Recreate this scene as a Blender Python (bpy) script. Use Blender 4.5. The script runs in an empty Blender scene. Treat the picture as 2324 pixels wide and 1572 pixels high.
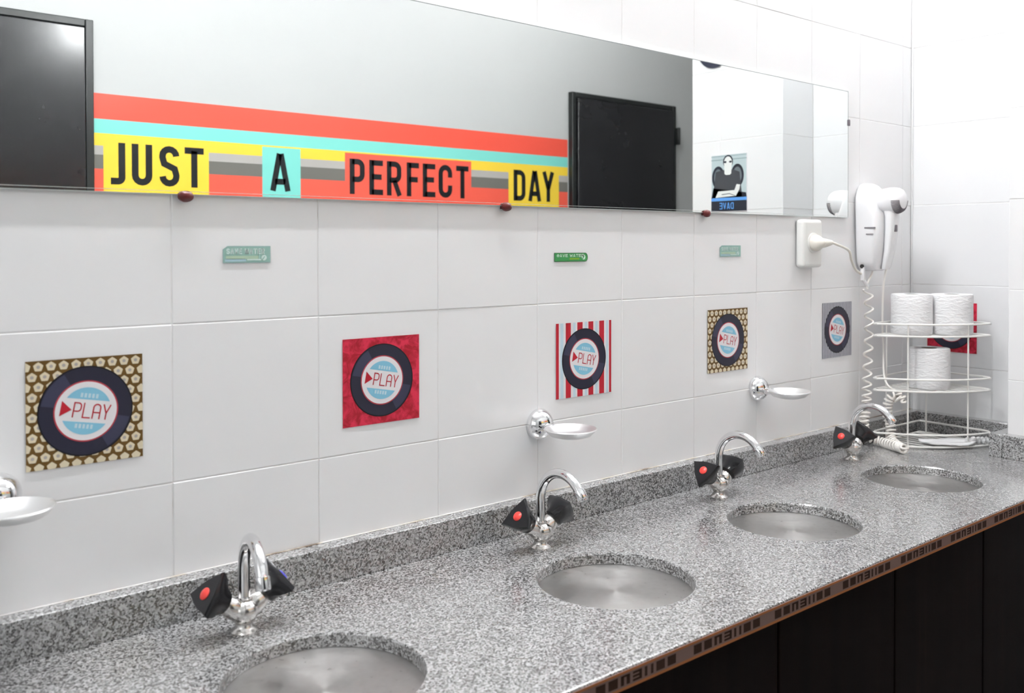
import bpy, bmesh, math, random
from mathutils import Vector, Matrix

random.seed(7)
SC = bpy.context.scene
COL = SC.collection
U = 0.25            # one wall tile is 25 cm wide
ZF = 4.225          # floor lies this many tiles below the reference row

def W(x, y, z):
    return Vector((x*U, y*U, (z+ZF)*U))

# ------------------------------------------------------------------ camera
yaw, pit, roll = 0.8773391, -0.0132960, -0.0013110
fw = Vector((math.cos(pit)*math.cos(yaw), math.cos(pit)*math.sin(yaw), math.sin(pit)))
r0 = Vector((math.sin(yaw), -math.cos(yaw), 0)); u0 = r0.cross(fw)
rr = r0*math.cos(roll)+u0*math.sin(roll); uu = -r0*math.sin(roll)+u0*math.cos(roll)
cd = bpy.data.cameras.new('camera'); cam = bpy.data.objects.new('camera', cd); COL.objects.link(cam)
M = Matrix((rr, uu, -fw)).transposed().to_4x4(); M.translation = W(-2.0359, -5.7281, 1.4533)
cam.matrix_world = M
cd.sensor_width = 36; cd.lens = 2103.7352/2324*36
cd.shift_y = (587.934-786)/2324
cd.clip_start = 0.02
cd.dof.use_dof = True; cd.dof.focus_distance = 1.95; cd.dof.aperture_fstop = 5.0
SC.camera = cam

# ------------------------------------------------------------------ world, exposure
wd = bpy.data.worlds.new('world'); SC.world = wd; wd.use_nodes = True
wd.node_tree.nodes['Background'].inputs[0].default_value = (0.9, 0.95, 1, 1)
wd.node_tree.nodes['Background'].inputs[1].default_value = 0.25
SC.view_settings.view_transform = 'Standard'; SC.view_settings.look = 'None'
SC.view_settings.gamma = 1; SC.view_settings.use_curve_mapping = False
SC.view_settings.exposure = 0.69
LAMP = 136.0         # emission of the fluorescent diffusers
LAMP_FILL = 15.0  # emission of the added fill light for the opposite wall
WIN_FILL = 0.3  # emission of the added window

# ------------------------------------------------------------------ materials
def mat(name, col=(.8,.8,.8), rough=.5, metal=0., spec=.5, coat=0., emit=None, es=0., trans=0., ior=1.45):
    m = bpy.data.materials.new(name); m.use_nodes = True
    b = m.node_tree.nodes['Principled BSDF']
    b.inputs['Base Color'].default_value = (*col, 1); b.inputs['Roughness'].default_value = rough
    b.inputs['Metallic'].default_value = metal; b.inputs['Specular IOR Level'].default_value = spec
    b.inputs['Coat Weight'].default_value = coat; b.inputs['Coat Roughness'].default_value = .08
    b.inputs['Transmission Weight'].default_value = trans; b.inputs['IOR'].default_value = ior
    if emit:
        b.inputs['Emission Color'].default_value = (*emit, 1); b.inputs['Emission Strength'].default_value = es
    return m
def nodes(m):
    return m.node_tree, m.node_tree.nodes, m.node_tree.links, m.node_tree.nodes['Principled BSDF']
def ramp(nt, src, stops, interp='LINEAR'):
    r = nt.nodes.new('ShaderNodeValToRGB'); r.color_ramp.interpolation = interp
    e = r.color_ramp.elements
    while len(e) > 1: e.remove(e[-1])
    e[0].position = stops[0][0]; e[0].color = (*stops[0][1], 1)
    for p, c in stops[1:]:
        k = e.new(p); k.color = (*c, 1)
    nt.links.new(src, r.inputs[0]); return r
def noise(nt, scale, detail=2., rough=.5, coord=None, dist=0.):
    n = nt.nodes.new('ShaderNodeTexNoise'); n.inputs['Scale'].default_value = scale
    n.inputs['Detail'].default_value = detail; n.inputs['Roughness'].default_value = rough
    n.inputs['Distortion'].default_value = dist
    if coord is not None: nt.links.new(coord, n.inputs['Vector'])
    return n
def objcoord(nt, scale=None):
    t = nt.nodes.new('ShaderNodeTexCoord')
    if scale is None: return t.outputs['Object']
    mp = nt.nodes.new('ShaderNodeMapping'); mp.inputs['Scale'].default_value = scale
    nt.links.new(t.outputs['Object'], mp.inputs['Vector']); return mp.outputs['Vector']
def bump(nt, b, src, strength, dist=.001):
    k = nt.nodes.new('ShaderNodeBump'); k.inputs['Strength'].default_value = strength; k.inputs['Distance'].default_value = dist
    nt.links.new(src, k.inputs['Height']); nt.links.new(k.outputs[0], b.inputs['Normal'])

# glazed wall tile
TILE = mat('glazed_white_tile', (.78,.785,.79), .22, spec=.5)
nt, N, L, b = nodes(TILE)
co = objcoord(nt); n = noise(nt, 9, 2, .5, co); bump(nt, b, n.outputs[0], .12, .004)
n2 = noise(nt, 2.2, 3, .6, co); r = ramp(nt, n2.outputs[0], [(.3,(.835,.835,.845)),(.7,(.865,.865,.87))]); L.new(r.outputs[0], b.inputs['Base Color'])
GROUT = mat('pale_grout', (.78,.77,.76), .8)
nt, N, L, b = nodes(GROUT)
co = objcoord(nt); n = noise(nt, 14, 3, .6, co)
r = ramp(nt, n.outputs[0], [(.28,(.58,.54,.50)),(.42,(.76,.75,.74)),(.7,(.84,.84,.84))]); L.new(r.outputs[0], b.inputs['Base Color'])
PAINT = mat('white_wall_paint', (.46,.465,.46), .55)
nt, N, L, b = nodes(PAINT); n = noise(nt, 60, 3, .6, objcoord(nt)); bump(nt, b, n.outputs[0], .08, .001)
FLOOR = mat('beige_floor', (.46,.45,.43), .4)
nt, N, L, b = nodes(FLOOR); n = noise(nt, 8, 4, .6, objcoord(nt)); r = ramp(nt, n.outputs[0], [(.3,(.42,.41,.40)),(.7,(.52,.51,.49))]); L.new(r.outputs[0], b.inputs['Base Color'])
CEIL = mat('white_ceiling_paint', (.85,.85,.85), .7)

# speckled granite
GRAN = mat('grey_speckled_granite', (.4,.4,.4), .2, spec=.6, coat=1.)
GRAN.node_tree.nodes['Principled BSDF'].inputs['Coat Roughness'].default_value = .22
GRAN.node_tree.nodes['Principled BSDF'].inputs['Coat IOR'].default_value = 2.0
nt, N, L, b = nodes(GRAN)
co = objcoord(nt)
v1 = nt.nodes.new('ShaderNodeTexVoronoi'); v1.inputs['Scale'].default_value = 400; L.new(co, v1.inputs['Vector'])
n1 = noise(nt, 240, 3, .65, co); n0 = noise(nt, 26, 3, .6, co)
sep = nt.nodes.new('ShaderNodeSeparateColor'); L.new(v1.outputs['Color'], sep.inputs[0])
ad = nt.nodes.new('ShaderNodeMath'); ad.operation = 'MULTIPLY_ADD'; ad.inputs[1].default_value = .72
L.new(sep.outputs[0], ad.inputs[0]); 
md = nt.nodes.new('ShaderNodeMath'); md.operation = 'MULTIPLY'; md.inputs[1].default_value = .40; L.new(n1.outputs[0], md.inputs[0]); L.new(md.outputs[0], ad.inputs[2])
ad2 = nt.nodes.new('ShaderNodeMath'); ad2.operation = 'MULTIPLY_ADD'; ad2.inputs[1].default_value = .22; L.new(n0.outputs[0], ad2.inputs[0]); L.new(ad.outputs[0], ad2.inputs[2])
r = ramp(nt, ad2.outputs[0], [(.32,(.008,.008,.008)),(.43,(.035,.034,.034)),(.53,(.16,.158,.157)),(.68,(.28,.28,.28)),(.95,(.48,.48,.485))])
L.new(r.outputs[0], b.inputs['Base Color'])
rr_ = ramp(nt, n0.outputs[0], [(.35,(.14,)*3),(.65,(.26,)*3)]); L.new(rr_.outputs[0], b.inputs['Roughness'])

MIRROR = mat('mirror_silver', (.86,.885,.875), .0, metal=1.)
GLASSEDGE = mat('pale_glass_edge', (.80,.86,.84), .25, spec=.6)
CHROME = mat('chrome', (.82,.82,.83), .07, metal=1.)
DISHM = mat('satin_chrome', (.90,.90,.90), .36, metal=1.)
CHROMEW = mat('worn_chrome', (.72,.70,.68), .2, metal=1.)
nt, N, L, b = nodes(CHROMEW); n = noise(nt, 25, 2, .5, objcoord(nt)); r = ramp(nt, n.outputs[0], [(.35,(.16,)*3),(.65,(.28,)*3)]); L.new(r.outputs[0], b.inputs['Roughness'])
STEEL = mat('brushed_steel', (.55,.54,.53), .3, metal=1.)
STEEL.node_tree.nodes['Principled BSDF'].inputs['Anisotropic'].default_value = .55
STEEL.node_tree.nodes['Principled BSDF'].inputs['Anisotropic Rotation'].default_value = .25
_t = STEEL.node_tree.nodes.new('ShaderNodeTangent'); _t.direction_type = 'RADIAL'; _t.axis = 'Z'
STEEL.node_tree.links.new(_t.outputs[0], STEEL.node_tree.nodes['Principled BSDF'].inputs['Tangent'])
nt, N, L, b = nodes(STEEL)
co = objcoord(nt); n = noise(nt, 70, 2, .5, co)
r = ramp(nt, n.outputs[0], [(.27,(.34,.33,.32)),(.32,(.50,.49,.48)),(1,(.56,.55,.54))]); L.new(r.outputs[0], b.inputs['Base Color'])
n = noise(nt, 25, 3, .6, objcoord(nt, (1,1,.08))); r = ramp(nt, n.outputs[0], [(.3,(.32,)*3),(.7,(.44,)*3)]); L.new(r.outputs[0], b.inputs['Roughness'])
BLACKPL = mat('glossy_black_plastic', (.008,.008,.010), .18, spec=.5)
REDDOT = mat('red_plastic', (.75,.06,.05), .3)
BLUEDOT = mat('blue_plastic', (.07,.07,.55), .3)
CLIPM = mat('dark_red_plastic', (.10,.012,.012), .3)
WHITEPL = mat('white_plastic', (.86,.86,.88), .25, coat=.2)
SOCK = mat('socket_plastic', (.80,.80,.78), .35)
CREAMC = mat('ivory_cord', (.80,.77,.70), .35)
COILM = mat('white_coiled_cord', (.84,.81,.77), .35)
GRILLE = mat('grey_plastic_grille', (.16,.14,.16), .4)
DARKGAP = mat('dark_gap', (.01,.01,.01), .6)
WIRE = mat('white_coated_wire', (.86,.85,.82), .35)
PAPER = mat('tissue_paper', (.88,.88,.89), .9, spec=.1)
nt, N, L, b = nodes(PAPER); n = noise(nt, 45, 4, .6, objcoord(nt, (1,1,3)), .4); bump(nt, b, n.outputs[0], .8, .006)
CARDB = mat('cardboard_core', (.30,.24,.19), .9)
FRONTW = mat('dark_brown_panel', (.006,.003,.003), .6, spec=.05)
nt, N, L, b = nodes(FRONTW); n = noise(nt, 30, 4, .6, objcoord(nt, (1,1,.03))); r = ramp(nt, n.outputs[0], [(.35,(.003,.0015,.0015)),(.62,(.006,.003,.0025)),(.75,(.016,.009,.008))]); L.new(r.outputs[0], b.inputs['Base Color'])
BANDT = mat('edge_band_taupe', (.17,.11,.095), .7, spec=.15)
BANDO = mat('edge_band_orange_line', (.32,.12,.045), .7, spec=.15)
BANDD = mat('edge_band_dark_print', (.034,.017,.011), .7, spec=.1)
SEAL = mat('aged_sealant', (.45,.36,.27), .8)
nt, N, L, b = nodes(SEAL); n = noise(nt, 9, 4, .6, objcoord(nt)); r = ramp(nt, n.outputs[0], [(.36,(.16,.12,.09)),(.44,(.50,.45,.38)),(.52,(.62,.61,.60))]); L.new(r.outputs[0], b.inputs['Base Color'])
DOORM = mat('black_door_enamel', (.010,.010,.012), .32, spec=.3, coat=.6)
DOORM.node_tree.nodes['Principled BSDF'].inputs['Coat Roughness'].default_value = .13
nt, N, L, b = nodes(DOORM); co = objcoord(nt); n = noise(nt, 3.5, 5, .65, co); r = ramp(nt, n.outputs[0], [(.3,(.12,)*3),(.7,(.34,)*3)]); L.new(r.outputs[0], b.inputs['Roughness']); n = noise(nt, 12, 3, .6, objcoord(nt, (3,1,.5))); bump(nt, b, n.outputs[0], .12, .003)
DOORFR = mat('black_frame_enamel', (.014,.016,.016), .3)
def ink(name, c, rough=.45): return mat(name, c, rough, spec=.4)
CORAL = ink('print_coral', (.72,.085,.055), .3); TEAL = ink('print_teal', (.19,.60,.53), .3); YEL = ink('print_yellow', (.80,.56,.05), .3)
GRL = ink('print_light_grey', (.40,.38,.36), .3); GRD = ink('print_grey', (.15,.145,.13), .3); INKB = ink('print_black', (.008,.010,.012), .3)
CORAL2 = ink('print_coral_light', (.74,.10,.065), .3)
S_WHITE = ink('sticker_white', (.80,.78,.80)); S_RED = ink('sticker_red', (.48,.015,.03)); S_BLUE = ink('sticker_sky_blue', (.24,.55,.72))
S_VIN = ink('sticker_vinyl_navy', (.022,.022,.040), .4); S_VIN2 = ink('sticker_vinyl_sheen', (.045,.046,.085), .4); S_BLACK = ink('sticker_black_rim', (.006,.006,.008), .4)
S_BROWN = ink('sticker_brown', (.14,.075,.015)); S_CREAM = ink('sticker_cream', (.72,.64,.47)); S_GREY = ink('sticker_flower_grey', (.42,.38,.36))
S_RIM = ink('sticker_label_rim', (.45,.05,.07)); S_PALEB = ink('sticker_pale_blue', (.55,.70,.78)); S_STG = ink('sticker_stripe_grey', (.13,.13,.17)); S_SILV = ink('sticker_silver', (.58,.59,.63))
S_DAM = ink('sticker_red_damask', (.5,.02,.04))
nt, N, L, b = nodes(S_DAM); n = noise(nt, 45, 3, .6, objcoord(nt), 1.); r = ramp(nt, n.outputs[0], [(.4,(.36,.008,.02)),(.62,(.68,.03,.075))]); L.new(r.outputs[0], b.inputs['Base Color'])
G_GREEN = ink('label_green', (.055,.30,.09)); G_LIME = ink('label_lime', (.22,.42,.03)); G_WH = ink('label_text_white', (.62,.80,.66)); G_DK = ink('label_dark_green', (.02,.12,.03))
F_GREEN = ink('faded_label_teal', (.30,.50,.44)); F_LIME = ink('faded_label_olive', (.42,.56,.42)); F_WH = ink('faded_label_text', (.62,.76,.72)); F_BOT = ink('faded_label_blue', (.40,.58,.64)); F_DK = ink('faded_label_edge', (.30,.46,.44))
P_BG = ink('poster_pale_teal', (.50,.60,.62)); P_SK = ink('poster_pale_skin', (.82,.84,.82)); P_SHIRT = ink('poster_charcoal', (.06,.065,.075)); P_DK = ink('poster_dark', (.02,.025,.04)); P_CH = ink('poster_chair_grey', (.15,.18,.20)); P_BL = ink('poster_blue', (.12,.35,.80)); P_LN = ink('poster_line_grey', (.28,.36,.38))
DISCM = ink('dark_disc', (.03,.035,.06))
LAMPM = mat('lamp_diffuser', (.9,.9,.9), .5, emit=(.98,.99,1), es=LAMP)
LAMPM_FILL = mat('fill_light_diffuser', (.9,.9,.9), .5, emit=(.98,.99,1), es=LAMP_FILL)
HOUSE = mat('lamp_housing', (.8,.8,.8), .4)

# ------------------------------------------------------------------ mesh builder
class MB:
    def __init__(s): s.v = []; s.f = []; s.m = []
    def add(s, vs, fs, mi=0):
        k = len(s.v); s.v += [tuple(p) for p in vs]
        for f in fs: s.f.append(tuple(i+k for i in f)); s.m.append(mi)
    def box(s, lo, hi, mi=0):
        x0,y0,z0 = lo; x1,y1,z1 = hi
        s.add([(x0,y0,z0),(x1,y0,z0),(x1,y1,z0),(x0,y1,z0),(x0,y0,z1),(x1,y0,z1),(x1,y1,z1),(x0,y1,z1)],
              [(0,3,2,1),(4,5,6,7),(0,1,5,4),(1,2,6,5),(2,3,7,6),(3,0,4,7)], mi)
    def tube(s, path, r, seg=12, mi=0, closed=False, cap=True):
        P = [Vector(p) for p in path]; n = len(P)
        if not hasattr(r, '__len__'): r = [r]*n
        T = []
        for i in range(n):
            a = P[(i-1) % n] if closed or i > 0 else P[i]; c = P[(i+1) % n] if closed or i < n-1 else P[i]
            t = (c-a); T.append(t.normalized() if t.length > 1e-9 else Vector((0,0,1)))
        ref = Vector((0,0,1)) if abs(T[0].z) < .9 else Vector((1,0,0))
        nx = T[0].cross(ref).normalized(); rings = []
        for i in range(n):
            nx = (nx - T[i]*nx.dot(T[i])).normalized(); ny = T[i].cross(nx)
            rings.append([P[i]+(nx*math.cos(2*math.pi*k/seg)+ny*math.sin(2*math.pi*k/seg))*r[i] for k in range(seg)])
        vs = [p for q in rings for p in q]; fs = []
        m = n if closed else n-1
        for i in range(m):
            j = (i+1) % n
            for k in range(seg):
                l = (k+1) % seg; fs.append((i*seg+k, i*seg+l, j*seg+l, j*seg+k))
        if cap and not closed:
            fs.append(tuple(reversed(range(seg)))); fs.append(tuple((n-1)*seg+k for k in range(seg)))
        s.add(vs, fs, mi)
    def lathe(s, prof, origin=(0,0,0), axis=(0,0,1), seg=32, mi=0, sx=1., sy=1.):
        ax = Vector(axis).normalized(); ref = Vector((0,0,1)) if abs(ax.z) < .9 else Vector((1,0,0))
        nx = ax.cross(ref).normalized(); ny = ax.cross(nx); O = Vector(origin)
        vs = []; fs = []; n = len(prof)
        for r, h in prof:
            for k in range(seg):
                a = 2*math.pi*k/seg; vs.append(O+ax*h+nx*(math.cos(a)*r*sx)+ny*(math.sin(a)*r*sy))
        for i in range(n-1):
            for k in range(seg):
                l = (k+1) % seg; fs.append((i*seg+k, i*seg+l, (i+1)*seg+l, (i+1)*seg+k))
        if prof[0][0] > 1e-6: fs.append(tuple(reversed(range(seg))))
        if prof[-1][0] > 1e-6: fs.append(tuple((n-1)*seg+k for k in range(seg)))
        s.add(vs, fs, mi)
    def build(s, name, mats, parent=None, smooth=False, bevel=0., loc=None, seg=2, sub=0):
        me = bpy.data.meshes.new(name); me.from_pydata([tuple(v) for v in s.v], [], s.f)
        if not isinstance(mats, (list, tuple)): mats = [mats]
        for m in mats: me.materials.append(m)
        me.polygons.foreach_set('material_index', s.m)
        bm = bmesh.new(); bm.from_mesh(me); bmesh.ops.remove_doubles(bm, verts=bm.verts, dist=1e-6)
        if name not in FLAT: bmesh.ops.recalc_face_normals(bm, faces=bm.faces)
        bm.to_mesh(me); bm.free()
        me.update()
        if smooth:
            me.polygons.foreach_set('use_smooth', [True]*len(me.polygons))
            try: me.set_sharp_from_angle(angle=math.radians(42))
            except Exception: pass
        o = bpy.data.objects.new(name, me); COL.objects.link(o)
        if parent: o.parent = parent
        if loc is not None: o.location = loc
        if bevel:
            k = o.modifiers.new('bevel', 'BEVEL'); k.width = bevel; k.segments = seg; k.limit_method = 'ANGLE'; k.angle_limit = math.radians(35)
            me.polygons.foreach_set('use_smooth', [True]*len(me.polygons))
            try: me.set_sharp_from_angle(angle=math.radians(30))
            except Exception: pass
        if sub:
            k = o.modifiers.new('sub', 'SUBSURF'); k.levels = sub; k.render_levels = sub
        return o
FLAT = set()
def thing(name, label, cat, loc, group=None, rot=None):
    o = bpy.data.objects.new(name, None); COL.objects.link(o); o.location = loc; o.empty_display_size = .03
    o['label'] = label; o['category'] = cat
    if group: o['group'] = group
    if rot: o.rotation_euler = rot
    return o
def struct(o): o['kind'] = 'structure'; return o
def dup(root, loc, label, group=None):
    r = root.copy(); COL.objects.link(r); r.location = loc; r['label'] = label
    if group: r['group'] = group
    for ch in list(root.children):
        c = ch.copy(); COL.objects.link(c); c.parent = r
        for g in list(ch.children):
            d = g.copy(); COL.objects.link(d); d.parent = c
    return r

# flat printed graphics: 2D polygons on thin layers, mapped to a plane
class Print:
    def __init__(s, O, X, Z, Nn): s.O = Vector(O); s.X = Vector(X); s.Z = Vector(Z); s.N = Vector(Nn); s.mb = MB(); s.step = .00009
    def poly(s, pts, mi, layer):
        s.mb.add([s.O+s.X*a+s.Z*b_+s.N*(layer*s.step) for a, b_ in pts], [tuple(range(len(pts)))], mi)
    def rect(s, x0, z0, x1, z1, mi, layer): s.poly([(x0,z0),(x1,z0),(x1,z1),(x0,z1)], mi, layer)
    def disc(s, cx, cz, r, mi, layer, n=64, a0=0, a1=360, rz=None, inner=0):
        rz = rz or r; pts = []
        full = abs(a1-a0) >= 360; m = n if full else n+1
        for k in range(m):
            a = math.radians(a0+(a1-a0)*k/n); pts.append((cx+r*math.cos(a), cz+rz*math.sin(a)))
        if inner:
            for k in range(n, -1, -1):
                a = math.radians(a0+(a1-a0)*k/n); pts.append((cx+inner*r*math.cos(a), cz+inner*rz*math.sin(a)))
            h = len(pts)//2
            for k in range(h-1): s.poly([pts[k], pts[k+1], pts[len(pts)-2-k], pts[len(pts)-1-k]], mi, layer)
            return
        s.poly(pts, mi, layer)
    def stroke(s, path, t, mi, layer):
        n = len(path); Lf = []; Rt = []
        for i in range(n):
            p = path[i]
            def d(a, c):
                x, y = c[0]-a[0], c[1]-a[1]; l = math.hypot(x, y) or 1; return x/l, y/l
            if i == 0: dx, dy = d(path[0], path[1]); nx, ny = -dy, dx; k = 1
            elif i == n-1: dx, dy = d(path[-2], path[-1]); nx, ny = -dy, dx; k = 1
            else:
                a = d(path[i-1], p); c = d(p, path[i+1]); nx, ny = -(a[1]+c[1]), a[0]+c[0]; l = math.hypot(nx, ny) or 1; nx /= l; ny /= l
                k = 1/max(.35, nx*-a[1]+ny*a[0])
            Lf.append((p[0]+nx*t/2*k, p[1]+ny*t/2*k)); Rt.append((p[0]-nx*t/2*k, p[1]-ny*t/2*k))
        for i in range(n-1): s.poly([Rt[i], Rt[i+1], Lf[i+1], Lf[i]], mi, layer)
    def word(s, text, x, z, w, h, gap, t, mi, layer, xf=lambda a, b_: (a, b_), widths={}):
        for ch in text:
            ww = w*widths.get(ch, 1.)
            for path in glyph(ch, ww, h, t):
                s.stroke([xf(x+a, z+b_) for a, b_ in path], t, mi, layer)
            x += ww+gap
        return x
def arc(cx, cy, rx, ry, a0, a1, n=8):
    return [(cx+rx*math.cos(math.radians(a0+(a1-a0)*k/n)), cy+ry*math.sin(math.radians(a0+(a1-a0)*k/n))) for k in range(n+1)]
def glyph(c, w, h, t):
    e = t/2; q = w-2*e; r = q/2; cx = w/2
    if c == 'J': return [[(w-e,h),(w-e,e+r*1.1)] + arc(w-e-r*1.1, e+r*1.1, r*1.1, r*1.1, 0, -90)[1:] + [(0,e)]]
    if c == 'U': return [[(e,h)] + arc(cx, e+r, r, r, 180, 360) + [(w-e,h)]]
    if c == 'S': return [arc(cx, h-e-r, r, r, 0, 180) + [(e,h-e-r-.04*h),(e+.12*q,h*.56),(w-e-.12*q,h*.44),(w-e,e+r+.04*h)] + arc(cx, e+r, r, r, 0, -180)]
    if c == 'T': return [[(0,h-e),(w,h-e)],[(cx,h-e),(cx,0)]]
    if c == 'A': return [[(e*.9,0),(cx-e*.25,h)],[(w-e*.9,0),(cx+e*.25,h)],[(w*.24,h*.25),(w*.76,h*.25)]]
    if c == 'P': return [[(e,0),(e,h)],[(e,h-e),(w-e-r*.9,h-e)] + arc(w-e-r*.9, h-e-r*.9, r*.9, r*.9, 90, 0)[1:] + arc(w-e-r*.9, h*.42+r*.9, r*.9, r*.9, 0, -90) + [(e,h*.42)]]
    if c == 'E': return [[(e,0),(e,h)],[(e,h-e),(w,h-e)],[(e,h*.52),(w*.9,h*.52)],[(e,e),(w,e)]]
    if c == 'F': return [[(e,0),(e,h)],[(e,h-e),(w,h-e)],[(e,h*.5),(w*.9,h*.5)]]
    if c == 'R': return [[(e,0),(e,h)],[(e,h-e),(w-e-r*.9,h-e)] + arc(w-e-r*.9, h-e-r*.9, r*.9, r*.9, 90, 0)[1:] + arc(w-e-r*.9, h*.45+r*.9, r*.9, r*.9, 0, -90) + [(e,h*.45)],[(cx,h*.45),(w-e*.8,0)]]
    if c == 'C': return [[(w-e,h*.62)] + arc(cx, h-e-r, r, r, 0, 180) + arc(cx, e+r, r, r, 180, 360) + [(w-e,h*.38)]]
    if c == 'D': return [[(e,0),(e,h)],[(e,h-e),(w-e-r,h-e)] + arc(w-e-r, h-e-r, r, r, 90, 0)[1:] + arc(w-e-r, e+r, r, r, 0, -90) + [(e,e)]]
    if c == 'Y': return [[(e*.9,h),(cx,h*.42)],[(w-e*.9,h),(cx,h*.42)],[(cx,h*.47),(cx,0)]]
    if c == 'L': return [[(e,h),(e,e),(w,e)]]
    if c == 'V': return [[(e*.9,h),(cx,0)],[(w-e*.9,h),(cx,0)]]
    if c == 'W': return [[(e*.8,h),(w*.27,0)],[(w*.27,0),(cx,h*.8)],[(cx,h*.8),(w*.73,0)],[(w*.73,0),(w-e*.8,h)]]
    if c == 'a': return [[(e,0)] + [(e,h-e-r)] + arc(cx, h-e-r, r, r, 180, 0)[1:] + [(w-e,0)],[(e,h*.42),(w-e,h*.42)]]   # round-shouldered A
    return []

# ------------------------------------------------------------------ the room
XR, XP, YS, YE = 9.2235, 8.517, -1.446, -2.957     # recess wall, projecting wall face, its side, its end
H = .9791
YO = -7.2; XL = -6.; XFAR = 16.; ZC = 8.6
CT = -.8248                                      # worktop height
SZ_ = -.5785
GROUTC = mat('white_corner_sealant', (.84,.84,.84), .5)
def tiles(mb, axis, fixed, a_edges, z_edges, out, gap=.004, bev=.006, thick=.016):
    """slabs with rounded edges, separated by grout; out = outward sign of the face"""
    for i in range(len(a_edges)-1):
        for j in range(len(z_edges)-1):
            a0, a1 = a_edges[i]+gap/2, a_edges[i+1]-gap/2; z0, z1 = z_edges[j]+gap/2, z_edges[j+1]-gap/2
            if a1-a0 < .02 or z1-z0 < .02: continue
            j1, j2, j3 = (random.uniform(-.0012, .0012) for _ in range(3))
            vs = []
            for ins, dep in ((0, thick), (0, .0042), (bev*.35, .0016), (bev, 0)):
                for k, (a, z) in enumerate(((a0+ins, z0+ins), (a1-ins, z0+ins), (a1-ins, z1-ins), (a0+ins, z1-ins))):
                    tl = (j1+j2*(1 if k in (1, 2) else -1)+j3*(1 if k > 1 else -1)) if dep < .015 else 0
                    d = fixed-out*(dep+.001+tl)
                    vs.append(W(a, d, z) if axis == 'x' else W(d, a, z))
            fs = []
            for l in range(3):
                for k in range(4):
                    m = (k+1) % 4; fs.append((l*4+k, l*4+m, l*4+4+m, l*4+4+k))
            fs.append((12, 13, 14, 15))
            mb.add(vs, fs, 0)
def plane(mb, pts, mi): mb.add(pts, [tuple(range(len(pts)))], mi)
zt = [-ZF+.001] + [H*k for k in range(-4, 9)] + [ZC]
xe = [XL] + [float(k) for k in range(-5, 10)] + [XR]
mb = MB(); tiles(mb, 'x', 0, xe, zt, -1)
mb.box(W(XL-.4, .005, -ZF-.2), W(XFAR, .4, ZC+.2), 1)
struct(mb.build('wall_back', [TILE, GROUT]))
zt2 = [-ZF+.001] + [H*k+.003 for k in range(-4, 9)] + [ZC]
mb = MB()
tiles(mb, 'y', XR, [YS, 0], zt2, -1)
tiles(mb, 'x', YS, [XP, XR], zt2, 1)
tiles(mb, 'y', XP, [YE, -2.46, YS], zt2, -1)
tiles(mb, 'x', YE, [XP+k for k in range(0, 8)], zt2, -1)
mb.box(W(XR+.005, -.005, -ZF-.1), W(XFAR, YS-.1, ZC+.1), 1)
mb.box(W(XP+.005, YS-.005, -ZF-.1), W(XFAR, YE+.005, ZC+.1), 1)
struct(mb.build('wall_right', [TILE, GROUT]))
for nm, lo, hi, m in (('wall_front', (XL-.4, YO-.4, -ZF-.2), (XFAR+.4, YO, ZC+.2), PAINT), ('wall_left', (XL-.4, YO, -ZF-.2), (XL, 0.01, ZC+.2), PAINT),
                      ('wall_far', (XFAR, YO, -ZF-.2), (XFAR+.4, .4, ZC+.2), PAINT), ('floor', (XL-.4, YO-.4, -ZF-.4), (XFAR+.4, .4, -ZF), FLOOR), ('ceiling', (XL-.4, YO-.4, ZC), (XFAR+.4, .4, ZC+.4), CEIL)):
    mb = MB(); mb.box(W(*lo), W(*hi)); struct(mb.build(nm, m))

mb = MB(); mb.box(W(XR-.022, -.022, SZ_+.001), W(XR-.0015, -.0015, ZC-.01)); struct(mb.build('trim_1', GROUTC, bevel=.002))

# unseen frosted window added in the left wall to brighten the right wall
WINM_FILL = mat('fill_window_glow', (.9,.9,.9), .6, emit=(.95,.98,1), es=WIN_FILL)
c = W(XL, -3.6, 2.3)
mb = MB(); mb.box(W(XL+.001, -6.2, .3)-c, W(XL+.04, -1.0, 4.3)-c)
o = mb.build('fill_window_1', WINM_FILL, loc=c); struct(o)
mb = MB()
for lo, hi in (((XL, -6.35, .15), (XL+.12, -.85, .3)), ((XL, -6.35, 4.3), (XL+.12, -.85, 4.45)), ((XL, -6.35, .3), (XL+.12, -6.2, 4.3)), ((XL, -1.0, .3), (XL+.12, -.85, 4.3)), ((XL+.045, -3.66, .3), (XL+.12, -3.54, 4.3))): mb.box(W(*lo)-c, W(*hi)-c)
mb.build('fill_window_frame', PAINT, o)

# mirrored-camera centre: features seen in the mirror are laid out on the wall opposite
CS = (-2.032, 5.668, 1.433); SS = (-YO+CS[1])/(2.957+CS[1])
def OP(x, z): x = x*1.0035+.003; return (CS[0]+(x-CS[0])*SS, CS[2]+(z-CS[2])*SS)

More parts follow.
